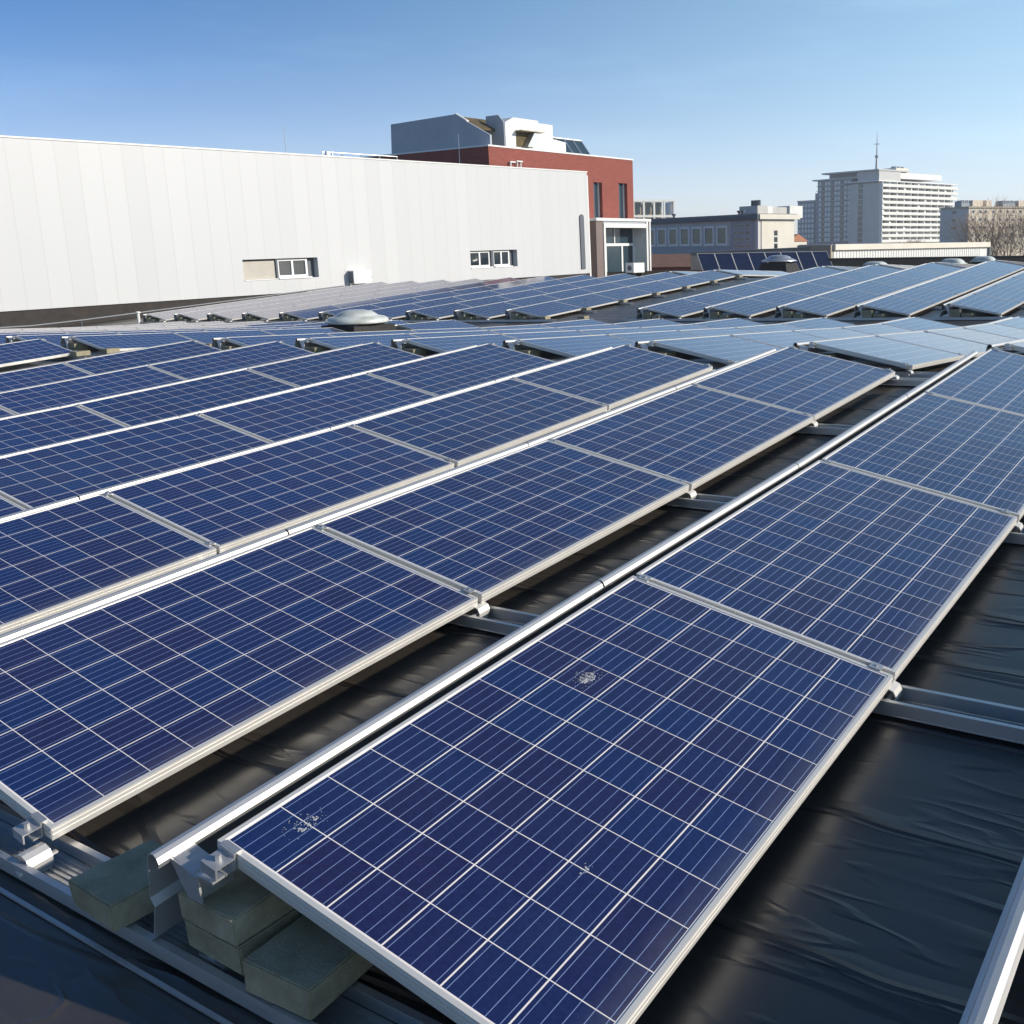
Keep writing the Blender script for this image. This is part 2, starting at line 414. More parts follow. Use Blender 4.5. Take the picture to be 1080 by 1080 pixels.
GP = 'solar panels on the flat roof'; GD = 'wind deflectors behind the solar panels'
def support_mesh():
    m = MB()
    m.prism([(-.085, -.030), (-.005, -.045), (.010, -.050), (.020, -.255), (-.010, -.255), (-.020, -.15)], -.045, -.040)   # gusset
    m.box((-.006, -.040, -.255), (-.001, .045, -.046)); m.box((-.001, -.040, -.052), (.060, .045, -.0465))
    m.sheet([(-.088, -.030), (-.05, -.040), (-.006, -.047)], -.040, .012, .003)
    m.box((-.03, -.05, -.262), (.06, .05, -.2555))
    return m.mesh('panel_support', M['rail'])
SUP = support_mesh()
def foot_mesh():
    m = MB(); m.sheet([(-.035, -.046), (-.012, -.043), (.006, -.050), (.013, -.066), (.008, -.086), (-.004, -.100)], -.030, .030, .004)
    m.box((-.03, -.03, -.104), (.004, .03, -.1005)); m.tube((-.008, -.046, -.08), (-.008, -.030, -.08), .010, n=6)
    m.box((-.012, -.05, -.076), (.0, .05, -.070))
    return m.mesh('panel_foot', M['rail'])
FOOT = foot_mesh(); FOOT.materials.clear(); FOOT.materials.append(M['frame'])
def panel(x, y0, y1, label, first, last, foot=False, proto={}):
    key = (first, last, foot)
    if key not in proto:
        t = thing('solar_panel', label, 'solar panel', GP)
        link('frame', FR, t); link('cell_sheet', CS, t)
        for px in (.045, W - .06):
            link('end_clamp' if first else 'mid_clamp', END if first else MID, t, (px, 0, 0))
            if last: link('end_clamp', END2, t, (px, L, 0))
        if first: link('rear_bracket', SUP, t, (0, -.02, 0)).rotation_euler = (0, -TILT, 0)
        if foot or first:
            o = link('low_foot', FOOT, t, (W, -.045 if first else -.009, 0)); o.rotation_euler = (0, -TILT, 0)
            if last: o = link('low_foot', FOOT, t, (W, L + .03, 0)); o.rotation_euler = (0, -TILT, 0)
        proto[key] = t
    else: t = copy_tree(proto[key])
    t.matrix_world = panel_mx(x, y0, y1)
    return tag(t, label, 'solar panel', GP)
DL = [(-.084, -.036), (-.079, -.024), (-.084, -.011), (-.094, -.004), (-.107, -.004), (-.118, -.011), (-.124, -.026), (-.150, -.130), (-.138, -.150), (-.172, -.245), (-.205, -.262)]
def deflector(x, y0, y1, label, ml={}):
    k = round(y1 - y0, 3)
    if k not in ml: ml[k] = MB().sheet(DL, 0, k - .005, .003).mesh('wind_deflector', M['defl'])
    o = link('wind_deflector', ml[k])
    a = Vector((x, y0, zH(x, y0))); ey = (Vector((x, y1, zH(x, y1))) - a).normalized()
    ez = Vector((CROSS * -1, 0, 1)).normalized(); ez = (ez - ey * ez.dot(ey)).normalized()
    o.matrix_world = frame_mx(a - ey * .085, ey.cross(ez), ey, ez)
    return tag(o, label, 'wind deflector', GD)

def rowx(r): return 1.712 if r == 0 else -(r - 1) * 1.752 if r <= 7 else -14.45 - (r - 8) * 1.75
SECT = [('foreground', [1.67 * j for j in range(5)], list(range(0, 8)) + [8, 9, 10], 'dark blue'),
        ('middle', [7.12 + 1.68 * j for j in range(6)], list(range(0, 15)), 'blue'),
        ('far', [17.55 + 1.662 * j for j in range(7)], list(range(1, 18)), 'blue'),
        ('farthest', [27.95 + 1.67 * j for j in range(4)], list(range(3, 10)), 'pale blue')]
for sec, yj, rows, adj in SECT:
    n = len(yj) - 1
    for r in rows:
        x = rowx(r)
        if r >= 8: rn = ORD[r - 8] + ' row left of the aisle'
        elif sec == 'foreground': rn = ('row at the right edge' if r == 0 else ORD[r - 1] + ' row from the right')
        else: rn = ORD[7 - r] + ' row right of the aisle'
        for j in range(n):
            if sec == 'middle' and r == 8 and j == 3: continue      # the roof dome takes this place
            lab = f'{adj} solar panel, {ORD[j]} along the {rn}, {sec} section'
            if sec == 'foreground' and (r, j) == (1, 0): lab = 'nearest and largest dark blue solar panel, spotted with bird droppings'
            panel(x, yj[j], yj[j + 1], lab, j == 0, j == n - 1, sec == 'foreground')
            deflector(x, yj[j], yj[j + 1], f'wind deflector behind {ORD[j]} panel of {rn}, {sec} section')

# ------------------------------------------------------------------ ballast trays across the rows
GT = 'aluminium ballast trays under the solar panels'
def tray(x0, x1, y, label, cache={}):
    sl = math.atan(CROSS); w = .06; k = round(x1 - x0, 2)
    t = thing('ballast_tray', label, 'ballast tray', GT)
    ln = k / math.cos(sl)
    if k not in cache:
        f = MB().box((0, -w, 0), (ln, w, .003))
        for i in range(7): f.box((0, -.047 + i * .0145, .0032), (ln, -.041 + i * .0145, .008))
        lips = []
        for sg in (-1, 1):
            q = MB(); q.box((0, sg * (w + .0005), .006), (ln, sg * (w + .003), .0455)); q.box((0, sg * (w - .008), .0457), (ln, sg * (w + .009), .0505)); q.box((0, sg * (w + .0065), .036), (ln, sg * (w + .009), .0455))
            lips.append(q.mesh('tray_lip', M['rail']))
        cache[k] = (f.mesh('tray_floor', M['rail']), *lips)
    link('tray_floor', cache[k][0], t); link('tray_lip', cache[k][1], t); link('tray_lip', cache[k][2], t)
    ex = Vector((math.cos(sl), 0, math.sin(sl)))
    t.matrix_world = frame_mx(Vector((x0, y, zroof(x0, y) + .004)), ex, Vector((0, 1, 0)), ex.cross(Vector((0, 1, 0))))
LIP = .056
for sec, yj, rows, adj in SECT:
    if sec == 'farthest': continue
    for j, y in enumerate(yj):
        pos = 'at the near end' if j == 0 else (ORD[j] + ' from the near end')
        xr = 4.2
        tray(-11.1, xr, y, f'aluminium ballast tray {pos}, {sec} section, right of the aisle')
        tray(rowx(max(rows)) - .4, -13.1, y, f'aluminium ballast tray {pos}, {sec} section, left of the aisle')

# ------------------------------------------------------------------ supports, feet and concrete blocks
GS = 'panel supports at the row ends'; GF = 'low feet under the panel joints'; GB = 'concrete ballast blocks'
BLK = []
for k in range(4):
    random.seed(20 + k)
    m = MB().box((0, 0, 0), (.2, .2, .069))
    for v in m.b.verts: v.co += Vector([random.uniform(-.003, .003) for _ in range(3)])
    m.bevel(.0035, 2); bmesh.ops.triangulate(m.b, faces=[f for f in m.b.faces if f.calc_area() > .002])
    bmesh.ops.subdivide_edges(m.b, edges=[e for e in m.b.edges if e.calc_length() > .03], cuts=7, use_grid_fill=True)
    for v in m.b.verts: v.co += Vector([random.uniform(-.0005, .0005) for _ in range(3)])
    BLK.append(m.mesh('ballast_block', M['conc']))
cnt = [0]
def block(x, y, lift, label, rot=0):
    o = link('ballast_block', BLK[cnt[0] % 4]); cnt[0] += 1
    z = zroof(x + .1, y + .1 if lift < .01 else y) + LIP + lift
    z = zroof(x + .1, y) + LIP + lift
    o.location = (x, y - .075, z); o.rotation_euler = (0, -math.atan(CROSS), R(rot))
    return tag(o, label, 'ballast block', GB)
# the stack and the single blocks at the near corner
block(-.070, .030, 0, 'lower concrete block of the two-high stack beneath the nearest panel corner')
block(-.076, .026, .0695, 'upper concrete block of the two-high stack beneath the nearest panel corner')
block(.166, .008, 0, 'single concrete block right of the two-high stack, under the nearest panel', 3)
block(-.47, -.015, 0, 'mossy concrete block in the gap between the two nearest rows', -3)
for r in (2, 3, 4, 5):
    block(rowx(r) - .02, 0, 0, f'concrete block under the near high corner of the {ORD[r - 1]} row from the right, foreground')
# middle and far sections: row ends
for sec, y, rows in (('middle', 7.12, range(1, 13)), ('far', 17.55, range(2, 18))):
    for r in rows:
        rn = ORD[r - 8] + ' row left of the aisle' if r >= 8 else ORD[7 - r] + ' row right of the aisle'
        x = rowx(r)
        block(x + .03, y, 0, f'lower concrete block, near end of {rn}, {sec} section')
        block(x + .03, y, .0695, f'upper concrete block, near end of {rn}, {sec} section')
        if sec == 'far': block(x + .26, y, 0, f'single concrete block beside the stack, near end of {rn}')
# blocks on the tray ends along the aisle
for sec, yj in (('foreground', [5.01, 6.68]), ('middle', SECT[1][1]), ('far', SECT[2][1])):
    for j, y in enumerate(yj):
        pos = ORD[j] + ' from the near end'
        block(-13.52, y, 0, f'block on the tray end left of the aisle, {pos}, {sec} section')
block(-12.35, 17.55, 0, 'lone concrete block lying in the aisle by the far section')
# grey edging strip on the roof in front of the trays
o = MB().box((-9, -.108, .001), (4.2, -.099, .007)).build('edging_strip', M['rail']); o.matrix_world = frame_mx(Vector((0, 0, zroof(0, -.1) + .002)), Vector((1, 0, CROSS)).normalized(), Vector((0, 1, 0)), Vector((-CROSS, 0, 1)).normalized())
tag(o, 'thin grey edging strip on the black roof in front of the nearest tray', 'edging strip')

# ------------------------------------------------------------------ bird droppings on the nearest panels
pm = panel_mx(0, 0, 1.67)
def splat(px, py, n, size, label, seed):
    random.seed(seed); m = MB()
    for _ in range(n):
        a = random.random() * 6.283
        if random.random() < .7: d = size * math.sqrt(random.random()); rr = random.uniform(.0006, .0021) * (1.25 if math.sin(a) > -.2 else .7)
        else: d = size * random.uniform(.8, 2.0); rr = random.uniform(.0004, .0012)
        cx, cy = d * math.sin(a) * .8, d * math.cos(a) * 1.15
        k = random.randint(6, 9); ph = random.random() * 6
        pts = [(cx + rr * random.uniform(.4, 1.6) * math.cos(ph + 6.283 * i / k), cy + rr * random.uniform(.4, 1.6) * math.sin(ph + 6.283 * i / k)) for i in range(k)]
        m.prism(pts, -.0029, -.0029 + .0004 + random.random() * .0006, axis=2)
    o = m.build('bird_dropping', M['dropping']); o.matrix_world = pm @ T(px, py)
    return tag(o, label, 'bird dropping', 'bird droppings on the nearest panel')
splat(.255, 1.03, 260, .026, 'largest white bird dropping, upper middle of the nearest solar panel', 3)
splat(.105, .15, 90, .026, 'faint white bird dropping near the lower left corner of the nearest panel', 5)
splat(.70, .42, 24, .012, 'small speckled bird dropping towards the lower middle of the nearest panel', 8)

# ------------------------------------------------------------------ roof domes and vents
def dome(x, y, sx, sy, hb, hd, label, zb=None, mb='black', rot=0):
    z = zroof(x, y) if zb is None else zb
    t = thing('roof_dome', label, 'roof dome', 'roof domes between the panels', T(x, y, z) @ Matrix.Rotation(R(rot), 4, 'Z'))
    MB().frustum(-sx / 2, -sy / 2, sx / 2, sy / 2, -.05, hb, .16).build('curb', M[mb], t)
    MB().box((-sx / 2 + .05, -sy / 2 + .05, hb + .002), (sx / 2 - .05, sy / 2 - .05, hb + .07)).bevel(.015).build('rim', M['dome'], t)
    m = MB(); n = 12; g = []
    a, c = sx / 2 - .12, sy / 2 - .12
    for i in range(n + 1):
        row = []
        for j in range(n + 1):
            u, v = -1 + 2 * i / n, -1 + 2 * j / n
            row.append(m.b.verts.new((a * u, c * v, hb + .07 + hd * ((1 - u ** 4) * (1 - v ** 4)) ** .55)))
        g.append(row)
    for i in range(n):
        for j in range(n): m.b.faces.new((g[i][j], g[i + 1][j], g[i + 1][j + 1], g[i][j + 1]))
    m.build('shell', M['dome'], t, True)
    return t
t = thing('roof_dome', 'large stained white roof dome on a black curb between middle and far sections', 'roof dome', 'roof domes between the panels', T(-14.62, 12.92, zroof(-14.62, 12.92)))
MB().frustum(-.57, -.62, .60, .62, -.1, .35, .09).build('curb', M['black'], t)
MB().frustum(-.42, -.42, .42, .42, .352, .395, .02).build('neck', M['dkgrey'], t)
MB().lathe([(.34, .397), (.62, .392), (.64, .41), (.62, .47), (.55, .515), (.42, .54), (.40, .565), (.31, .62), (.16, .655), (0, .665)], 36).build('shell', M['dome'], t, True)
dome(-16.0, 47.2, 1.35, 1.35, .32, .26, 'pale roof dome left of two others along the far parapet', zb=-.30)
dome(-13.2, 51.2, 1.35, 1.35, .32, .24, 'pale roof dome in the middle of three along the far parapet', zb=-.22)
dome(-12.3, 54.1, 1.35, 1.35, .32, .24, 'pale roof dome nearest the bare trees along the far parapet', zb=-.15)
t = thing('roof_ventilator', 'silver capped roof ventilator on a tall black curb before the upright panels', 'roof ventilator', None, T(-21.05, 46.4, zroof(-21, 46.4)))
MB().frustum(-.95, -.95, .95, .95, -.1, .66, .24).build('curb', M['black'], t)
MB().lathe([(.55, .66), (.60, .72), (.93, .74), (.95, .78), (.80, .86), (.62, .92), (.60, .98), (.40, 1.06), (0, 1.09)], 28).build('cap', M['silver'], t, True)

# ------------------------------------------------------------------ upright panels in a row
GU = 'upright solar panels in a standing row'
ta = Vector((-27.95, 49.54, .80)); tb = Vector((-23.1, 57.56, .80)); ed = (tb - ta).normalized(); nrm = Vector((ed.y, -ed.x, 0))
for k in range(8):
    lean = R(54)
    down = (nrm * math.cos(lean) - Vector((0, 0, 1)) * math.sin(lean)).normalized()      # from top to foot, towards the viewer's side
    org = ta + ed * (k * 1.172 + 1.16)
    t = thing('upright_panel', 'upright', 'solar panel', GU)
    mx = frame_mx(org, -ed, down, (-ed).cross(down))
    s = Matrix.Scale(1.155, 4, (1, 0, 0))
    f = link('frame', FR, t); c = link('cell_sheet', DS, t); f.matrix_local = s; c.matrix_local = s
    q = MB().tube((.1, .25, -.045), (.1, 1.30, -.65), .02).tube((W, .25, -.045), (W, 1.30, -.65), .02); q.build('prop', M['rail'], t)
    t.matrix_world = mx
    tag(t, (f'dark upright solar panel standing {ORD[k]} from the left in the row beside the ventilator'), 'solar panel', GU)

# ------------------------------------------------------------------ white sports hall
A4 = R(4); EPS = .012
SD = Vector((math.sin(A4) * math.cos(EPS), math.cos(A4) * math.cos(EPS), math.sin(EPS))); ND = Vector((math.cos(A4), -math.sin(A4), 0))
HM = frame_mx(Vector((-34, 17, 0)), ND, SD, ND.cross(SD))
FM = frame_mx(Vector((-34, 17, 0)), ND, Vector((math.sin(A4), math.cos(A4), 0)), Vector((0, 0, 1)))
hall = thing('sports_hall', 'long windowed hall clad in white vertical panels on the left', 'building', None, HM)
W1 = (6.58, 9.97, .05, .88); W2 = (18.58, 21.83, .07, .93)
MB().wall(0, 0, .35, -14, 27.62, -.53, 5.05, [W1, W2]).build('wall', M['clad'], hall)
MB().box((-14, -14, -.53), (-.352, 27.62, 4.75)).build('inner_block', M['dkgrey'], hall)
MB().box((-.40, -14, 5.052), (.03, 27.65, 5.11)).build('parapet_cap', M['coping'], hall)
MB().box((-.5, -14, -1.9), (-.06, 27.6, -.532)).build('plinth', M['plinth'], hall)
MB().box((-.05, 27.625, -1.2), (-13.9, 27.75, 4.9)).build('end_wall', M['white'], hall)
def pane_window(parent, s0, s1, z0, z1, n, depth=-.22, fw=.09, at=0):
    w = MB()
    w.box((depth, s0, z0), (depth + .08, s1, z0 + fw)); w.box((depth, s0, z1 - fw * .7), (depth + .08, s1, z1))
    wd = (s1 - s0) / n
    for i in range(n + 1):
        c = s0 + wd * i; a = max(s0, c - fw / 2) if i else s0; e = min(s1, c + fw / 2) if i < n else s1
        if i == 0: e = s0 + fw
        if i == n: a = s1 - fw
        w.box((depth, a, z0 + fw + .001), (depth + .08, e, z1 - fw * .7 - .001))
    fo = w.build('window', M['wframe'], parent)
    MB().box((depth + .02, s0 + .02, z0 + .02), (depth + .035, s1 - .02, z1 - .02)).build('pane', M['glass'], fo)
    return fo
f = pane_window(hall, 8.14, 9.55, .10, .84, 2)
MB().box((-.10, 8.10, .045), (.05, 9.62, .10)).build('sill', M['wframe'], f)
MB().box((-.16, 6.62, .08), (-.12, 8.04, .80)).build('blind', M['blind'], hall)
MB().box((-.10, 6.60, .045), (.03, 8.06, .079)).build('sill', M['wframe'], hall)
MB().box((-.30, 8.05, .051), (-.05, 8.13, .879)).build('mullion', M['dkgrey'], hall)
MB().box((-.345, 9.56, .051), (-.30, 9.96, .879)).build('shade_panel', M['dkgrey'], hall)  # dark grey sheet stands in for shade at the right reveal
for s0, s1 in ((18.62, 20.02), (20.22, 21.4)):
    f = pane_window(hall, s0, s1, .12, .89, 2)
    MB().box((-.10, s0 - .02, .065), (.04, s1 + .04, .12)).build('sill', M['wframe'], f)
MB().box((-.30, 20.04, .071), (-.05, 20.20, .929)).build('mullion', M['dkgrey'], hall)
MB().box((-.345, 21.42, .071), (-.30, 21.82, .929)).build('shade_panel', M['dkgrey'], hall)  # shade of this window's right reveal, put in as dark grey
# dark vertical duct with a rounded head
m = MB(); r = .17; cs = 26.99
m.prism([(cs - r, -.28), (cs + r, -.28)] + [(cs + r * math.cos(a), 2.58 + r * math.sin(a)) for a in [math.pi * i / 8 for i in range(9)]], .002, .06, axis=0)
m.build('downpipe_housing', M['dkgrey'], hall)
# electric box
t = thing('electric_cabinet', 'small white electric cabinet with grey door against the hall wall', 'cabinet', None, HM @ T(0, 11.4, -.36))
MB().box((.012, 0, .05), (.42, .92, .62)).bevel(.01).build('body', M['white'], t)
MB().box((.06, -.012, .08), (.36, -.001, .58)).build('door', M['dkgrey'], t)
MB().tube((.2, .95, .3), (.2, 1.12, .32), .018).tube((.2, .98, .05), (.2, .98, .62), .014).build('pipe', M['dkgrey'], t)
MB().box((.02, .04, -.3), (.08, .10, .05)).box((.34, .82, -.3), (.40, .88, .05)).build('post', M['rail'], t)
# conduit on the roof by the plinth
m = MB(); pts = []
for i in range(12):
    s = -6 + i * 1.5; p = FM @ Vector((.9, s, 0)); p.z = zroof(p.x, p.y) + .20; pts.append(p)
for p, q in zip(pts, pts[1:]): m.tube(p, q, .028, n=6)
for p in pts[::2]: m.tube(p - Vector((0, 0, .22)), p, .02, n=5)
tag(m.build('roof_conduit', M['dkgrey']), 'grey conduit running along the dark plinth of the white hall', 'conduit')
p = FM @ Vector((3.6, .6, 0)); p.z = zroof(p.x, p.y)
t = thing('vent_stub', 'short white vent pipe beside the conduit near the hall plinth', 'vent pipe', None, T(*p))
MB().tube((0, 0, -.02), (0, 0, .36), .045, n=10).build('pipe', M['white'], t); MB().lathe([(.02, .36), (.08, .37), (.07, .41), (0, .43)], 12).build('cap', M['white'], t)
# slim rods on the hall roof
def rod(name, mx, h, label, r=.02):
    t = thing(name, label, 'rod', None, mx); MB().tube((0, 0, 0), (0, 0, h), r, r * .5, 6).build('pole', M['silver'], t)
    MB().box((-.12, -.12, -.08), (.12, .12, .0)).build('foot', M['conc'], t); return t
rod('lightning_rod', HM @ T(-.6, 9.35, 4.84), 1.45, 'thin lightning rod rising above the white hall parapet')
t = thing('roof_instrument', 'small grey instrument frame on the white hall parapet', 'instrument', None, HM @ T(-.8, 11.2, 4.78))
MB().box((-.02, 0, 0), (.02, .04, .55)).box((-.02, .5, 0), (.02, .54, .6)).box((-.02, 0, .36), (.02, .54, .40)).build('bracket', M['silver'], t)
MB().box((-.06, .2, .40), (.06, .36, .58)).build('sensor', M['white'], t)
t = thing('roof_railing', 'grey metal railing on the hall roof beside the grey penthouse', 'railing', None, HM @ T(-5, 14.2, 4.9))
for i in range(5): MB().tube((0, i * 1.1, -.1), (0, i * 1.1, .85), .03, n=6).build('post', M['silver'], t)
for z in (.4, .85): MB().tube((0, 0, z), (0, 4.4, z), .025, n=6).build('bar', M['silver'], t)

# ------------------------------------------------------------------ red brick building
rb = thing('brick_building', 'red brick building with tall windows rising behind the white hall', 'building', None, FM)
wins = [(29.28, 30.06, 2.95, 4.98), (31.60, 32.42, 2.93, 5.03)]
MB().wall(0, -1, .4, 21.1, 33.02, -.4, 6.42, wins).build('wall', M['brick'], rb)
MB().box((-14.5, 21.1, -8.8), (-1.402, 21.5, 6.42)).build('side_wall', M['brick'], rb)
MB().box((-14.5, 32.6, -8.8), (-1.402, 33.02, 6.42)).build('end_wall', M['brick'], rb)
MB().box((-14.4, 21.502, -8.7), (-1.402, 32.598, 6.2)).build('roof', M['greyroof'], rb)
m = MB(); m.box((-1.45, 21.06, 6.422), (-.96, 33.06, 6.50)); m.box((-14.5, 21.06, 6.422), (-1.452, 21.5, 6.50)); m.box((-14.5, 32.6, 6.422), (-1.452, 33.06, 6.50)); m.build('coping', M['coping'], rb)
for (a, c, z0, z1) in wins:
    fo = MB().box((-1.32, a + .01, z0 + .01), (-1.22, a + .26, z1 - .01)).box((-1.32, c - .1, z0 + .01), (-1.22, c - .01, z1 - .01)).build('window', M['wframe'], rb)
    MB().box((-1.30, a + .262, z0 + .01), (-1.28, c - .102, z1 - .01)).build('pane', M['glassblue'], fo)
    MB().box((-1.20, a - .04, z0 - .07), (-.90, c + .04, z0 - .002)).build('sill', M['wframe'], fo)
t = thing('pipe_bracket', 'pair of white bent vent pipes on the red brick wall', 'vent pipe', None, FM @ T(-.97, 22.45, 5.35))
for s in (.06, .55, .8): MB().tube((.1, s, -.2), (.1, s, .35), .04, n=8).build('pipe', M['white'], t)
MB().tube((.1, .02, .36), (.1, .42, .36), .045, n=8).tube((.1, .5, .42), (.1, .95, .42), .045, n=8).build('bend', M['white'], t)
rod('lightning_rod', FM @ T(-2.95, 20.9, 5.05), 2.1, 'thin pale rod standing before the shaded side of the brick building')
# penthouse in grey metal
t = thing('penthouse', 'grey metal penthouse with sloping end on top of the brick building', 'building', None, FM)
prf = [(-9.2, 6.45), (-9.1, 8.16), (-3.82, 8.27), (-2.98, 7.83), (-1.32, 7.04), (-1.32, 6.45)]
MB().prism(prf, 21.56, 21.68, axis=1).build('gable_wall', M['greyclad'], t)
MB().prism([(-9.1, 6.51), (-9.05, 8.1), (-3.84, 8.2), (-3.0, 7.78), (-3.0, 6.51)], 21.682, 27, axis=1).build('body', M['greyclad'], t)
MB().prism([(-3.66, 8.16), (-2.3, 7.50), (-2.3, 7.40), (-3.7, 8.02)], 21.684, 25.0, axis=1).build('roof', M['moss'], t)
MB().prism([(-3.84, 8.275), (-2.98, 7.84), (-2.98, 7.90), (-3.84, 8.335)], 21.54, 21.70, axis=1).build('verge', M['coping'], t)
# white plant box
t = thing('plant_room', 'white stepped plant box with a dark opening on the brick roof', 'plant room', None, FM)
m = MB(); m.prism([(22.98, 6.45), (22.98, 7.82), (23.6, 8.12), (25.5, 8.11), (25.5, 7.99), (26.66, 7.98), (26.63, 7.23), (27.7, 7.12), (27.7, 6.45)], -1.62, -3.05, axis=0); m.build('body', M['white'], t)
MB().prism([(-1.66, 6.5), (-1.66, 7.81), (-2.05, 8.22), (-2.98, 8.22), (-2.98, 6.5)], 22.92, 22.978, axis=1).build('shade_panel', M['greyclad'], t)  # left face of the white box, its shade put in as grey
MB().box((-1.618, 23.75, 6.62), (-1.60, 25.0, 7.42)).build('opening', M['moss'], t)
MB().prism([(24.2, 6.64), (24.75, 7.38), (25.2, 7.38), (24.75, 6.64)], -1.598, -1.2, axis=0).build('flap', M['silver'], t)
MB().box((-1.59, 23.7, 7.42), (-1.1, 25.45, 7.47)).build('hood', M['tan'], t)
t = thing('glass_skylight', 'glazed ridge skylight at the right end of the brick roof', 'skylight', None, FM)
MB().prism([(-6.4, 6.5), (-3.4, 6.5), (-4.4, 7.72)], 29.0, 32.2, axis=1).build('glazing', M['glassblue'], t)
m = MB()
for s in (29.0, 29.8, 30.6, 31.4, 32.2): m.tube((-3.4, s, 6.5), (-4.4, s, 7.75), .05, n=5).tube((-6.4, s, 6.5), (-4.4, s, 7.75), .05, n=5)
m.tube((-4.4, 28.95, 7.75), (-4.4, 32.25, 7.75), .06, n=5); m.build('glazing_bars', M['silver'], t)
# porch
t = thing('entrance_porch', 'white framed entrance porch with glass doors at the hall end', 'porch', None, FM)
MB().box((-.9, 28.20, -.6), (.02, 28.80, 2.74)).build('side_pier', M['mauve'], t)
m = MB(); m.box((-.97, 28.16, 2.742), (.10, 33.32, 2.90)); m.box((-.05, 28.84, 2.36), (.08, 32.84, 2.60)); m.build('canopy', M['white'], t)
MB().box((-.08, 28.84, 2.602), (.02, 33.0, 2.74)).build('fascia', M['greyclad'], t)
MB().box((-.05, 28.82, -.6), (.08, 28.98, 2.358)).build('post', M['white'], t)
m = MB(); m.box((-.06, 32.86, -.6), (.08, 33.02, 2.738)); m.build('post', M['white'], t); MB().box((-.06, 33.16, -.6), (.08, 33.28, 2.738)).build('post', M['white'], t)
MB().box((-.90, 33.03, -.6), (-.01, 33.15, 2.738)).build('side_wall', M['mauve'], t)
MB().box((-3.8, 32.90, -.6), (-.07, 33.0, 2.60)).build('reveal', M['white'], t)
MB().box((-3.95, 28.5, -.8), (-3.81, 33.0, 2.74)).build('back_wall', M['dkgrey'], t)
d = MB()
for a in (28.95, 30.15, 31.7, 32.84): d.box((-1.0, a - .07, -.6), (-.92, a + .07, 1.30))
d.box((-1.0, 28.9, 1.302), (-.92, 32.85, 1.46))
for a in (28.95, 29.9, 31.0, 32.84): d.box((-1.0, a - .04, 1.462), (-.92, a + .04, 2.355))
do = d.build('door', M['wframe'], t); MB().box((-.99, 28.9, -.6), (-.975, 32.87, 2.35)).build('pane', M['glassblue'], do)
MB().box((-1.05, 28.9, 2.36), (-.06, 32.84, 2.5)).build('ceiling', M['white'], t)
# small white air unit on the roof in front of the porch
t = thing('air_unit', 'small white boxy air unit on the roof before the entrance porch', 'air unit', None, FM @ T(2, 28.75, -.22))
MB().box((-.35, 0, 0), (.25, 1.02, .56)).bevel(.02).build('casing', M['white'], t)
MB().tube((-.05, -.012, .27), (-.05, .0, .27), .15, n=16).build('fan_grille', M['dkgrey'], t)
MB().box((-.3, .1, -.4), (.2, .2, -.002)).box((-.3, .8, -.4), (.2, .9, -.002)).build('stand', M['black'], t)

# ------------------------------------------------------------------ parapets, brick wall, annex and shed at the far edge
def bar(name, a, c, top, bot, th, m, label, cat):
    a, c = Vector(a), Vector(c); az = math.degrees(math.atan2(c.x - a.x, c.y - a.y)); ln = (c - a).length
    t = thing(name, label, cat, None, az_mx(a.x, a.y, 0, az))
    MB().box((-th, 0, bot), (0, ln, top - .05)).build('upstand', M[m], t); MB().box((-th - .03, -.02, top - .048), (.03, ln + .02, top)).build('cap', M[m], t)
    return t
bar('parapet', (-23.4, 56.9), (6, 74.5), .36, -3, .3, 'black', 'low black parapet along the far roof edge before the long shed', 'parapet')
bar('parapet', (-33.1, 45.9), (-27.9, 52.2), -.20, -3, .3, 'plinth', 'low black parapet running from the hall end to the upright panels', 'parapet')
t = thing('brick_outbuilding', 'low reddish brown tiled roof below the grey office building', 'building', None, az_mx(-44, 61, 0, 59))
MB().box((-6, 0, -8.9), (0, 9, -.3)).build('wall', M['brick'], t); MB().prism([(.2, -.35), (-3, .62), (-6.2, -.35)], -.2, 9.2, axis=1).build('roof', M['brownroof'], t)
SHED_AZ, SHED_L = 16.8, 19.3
t = thing('long_shed', 'long low shed with white ribbed front and tan end beyond the parapet', 'shed', None, az_mx(-24.2, 61.35, 0, SHED_AZ))
MB().box((-3, 0, -8.9), (-.05, SHED_L, .80)).build('wall', M['louver'], t)
m = MB()
for i in range(60): m.box((-.048, .05 + i * .305, -.4), (-.02, .23 + i * .305, .80))
m.build('ribbed_front', M['louver'], t)
MB().box((-3.1, -.05, .82), (.18, SHED_L + .05, 1.22)).bevel(.02).build('fascia', M['pale'], t)
MB().box((-3.02, -.30, -8.9), (-.02, -.052, 1.18)).build('end_wall', M['tan'], t)
MB().box((-.3, SHED_L + .01, -.6), (.12, SHED_L + .2, .80)).build('end_post', M['dkgrey'], t)
t = thing('low_annex', 'low grey annex wall running up to the left end of the long shed', 'building', None, az_mx(-33.2, 57.6, 0, 60.5))
MB().prism([(0, -8.9), (0, .74), (8.3, 1.0), (9.6, 1.12), (9.6, -8.9)], 0, -3, axis=0).build('wall', M['greyroof'], t)
MB().prism([(0, .742), (0, .80), (8.3, 1.06), (9.6, 1.18), (9.6, 1.122), (8.3, 1.002)], .06, -3.05, axis=0).build('roof_edge', M['dkgrey'], t)

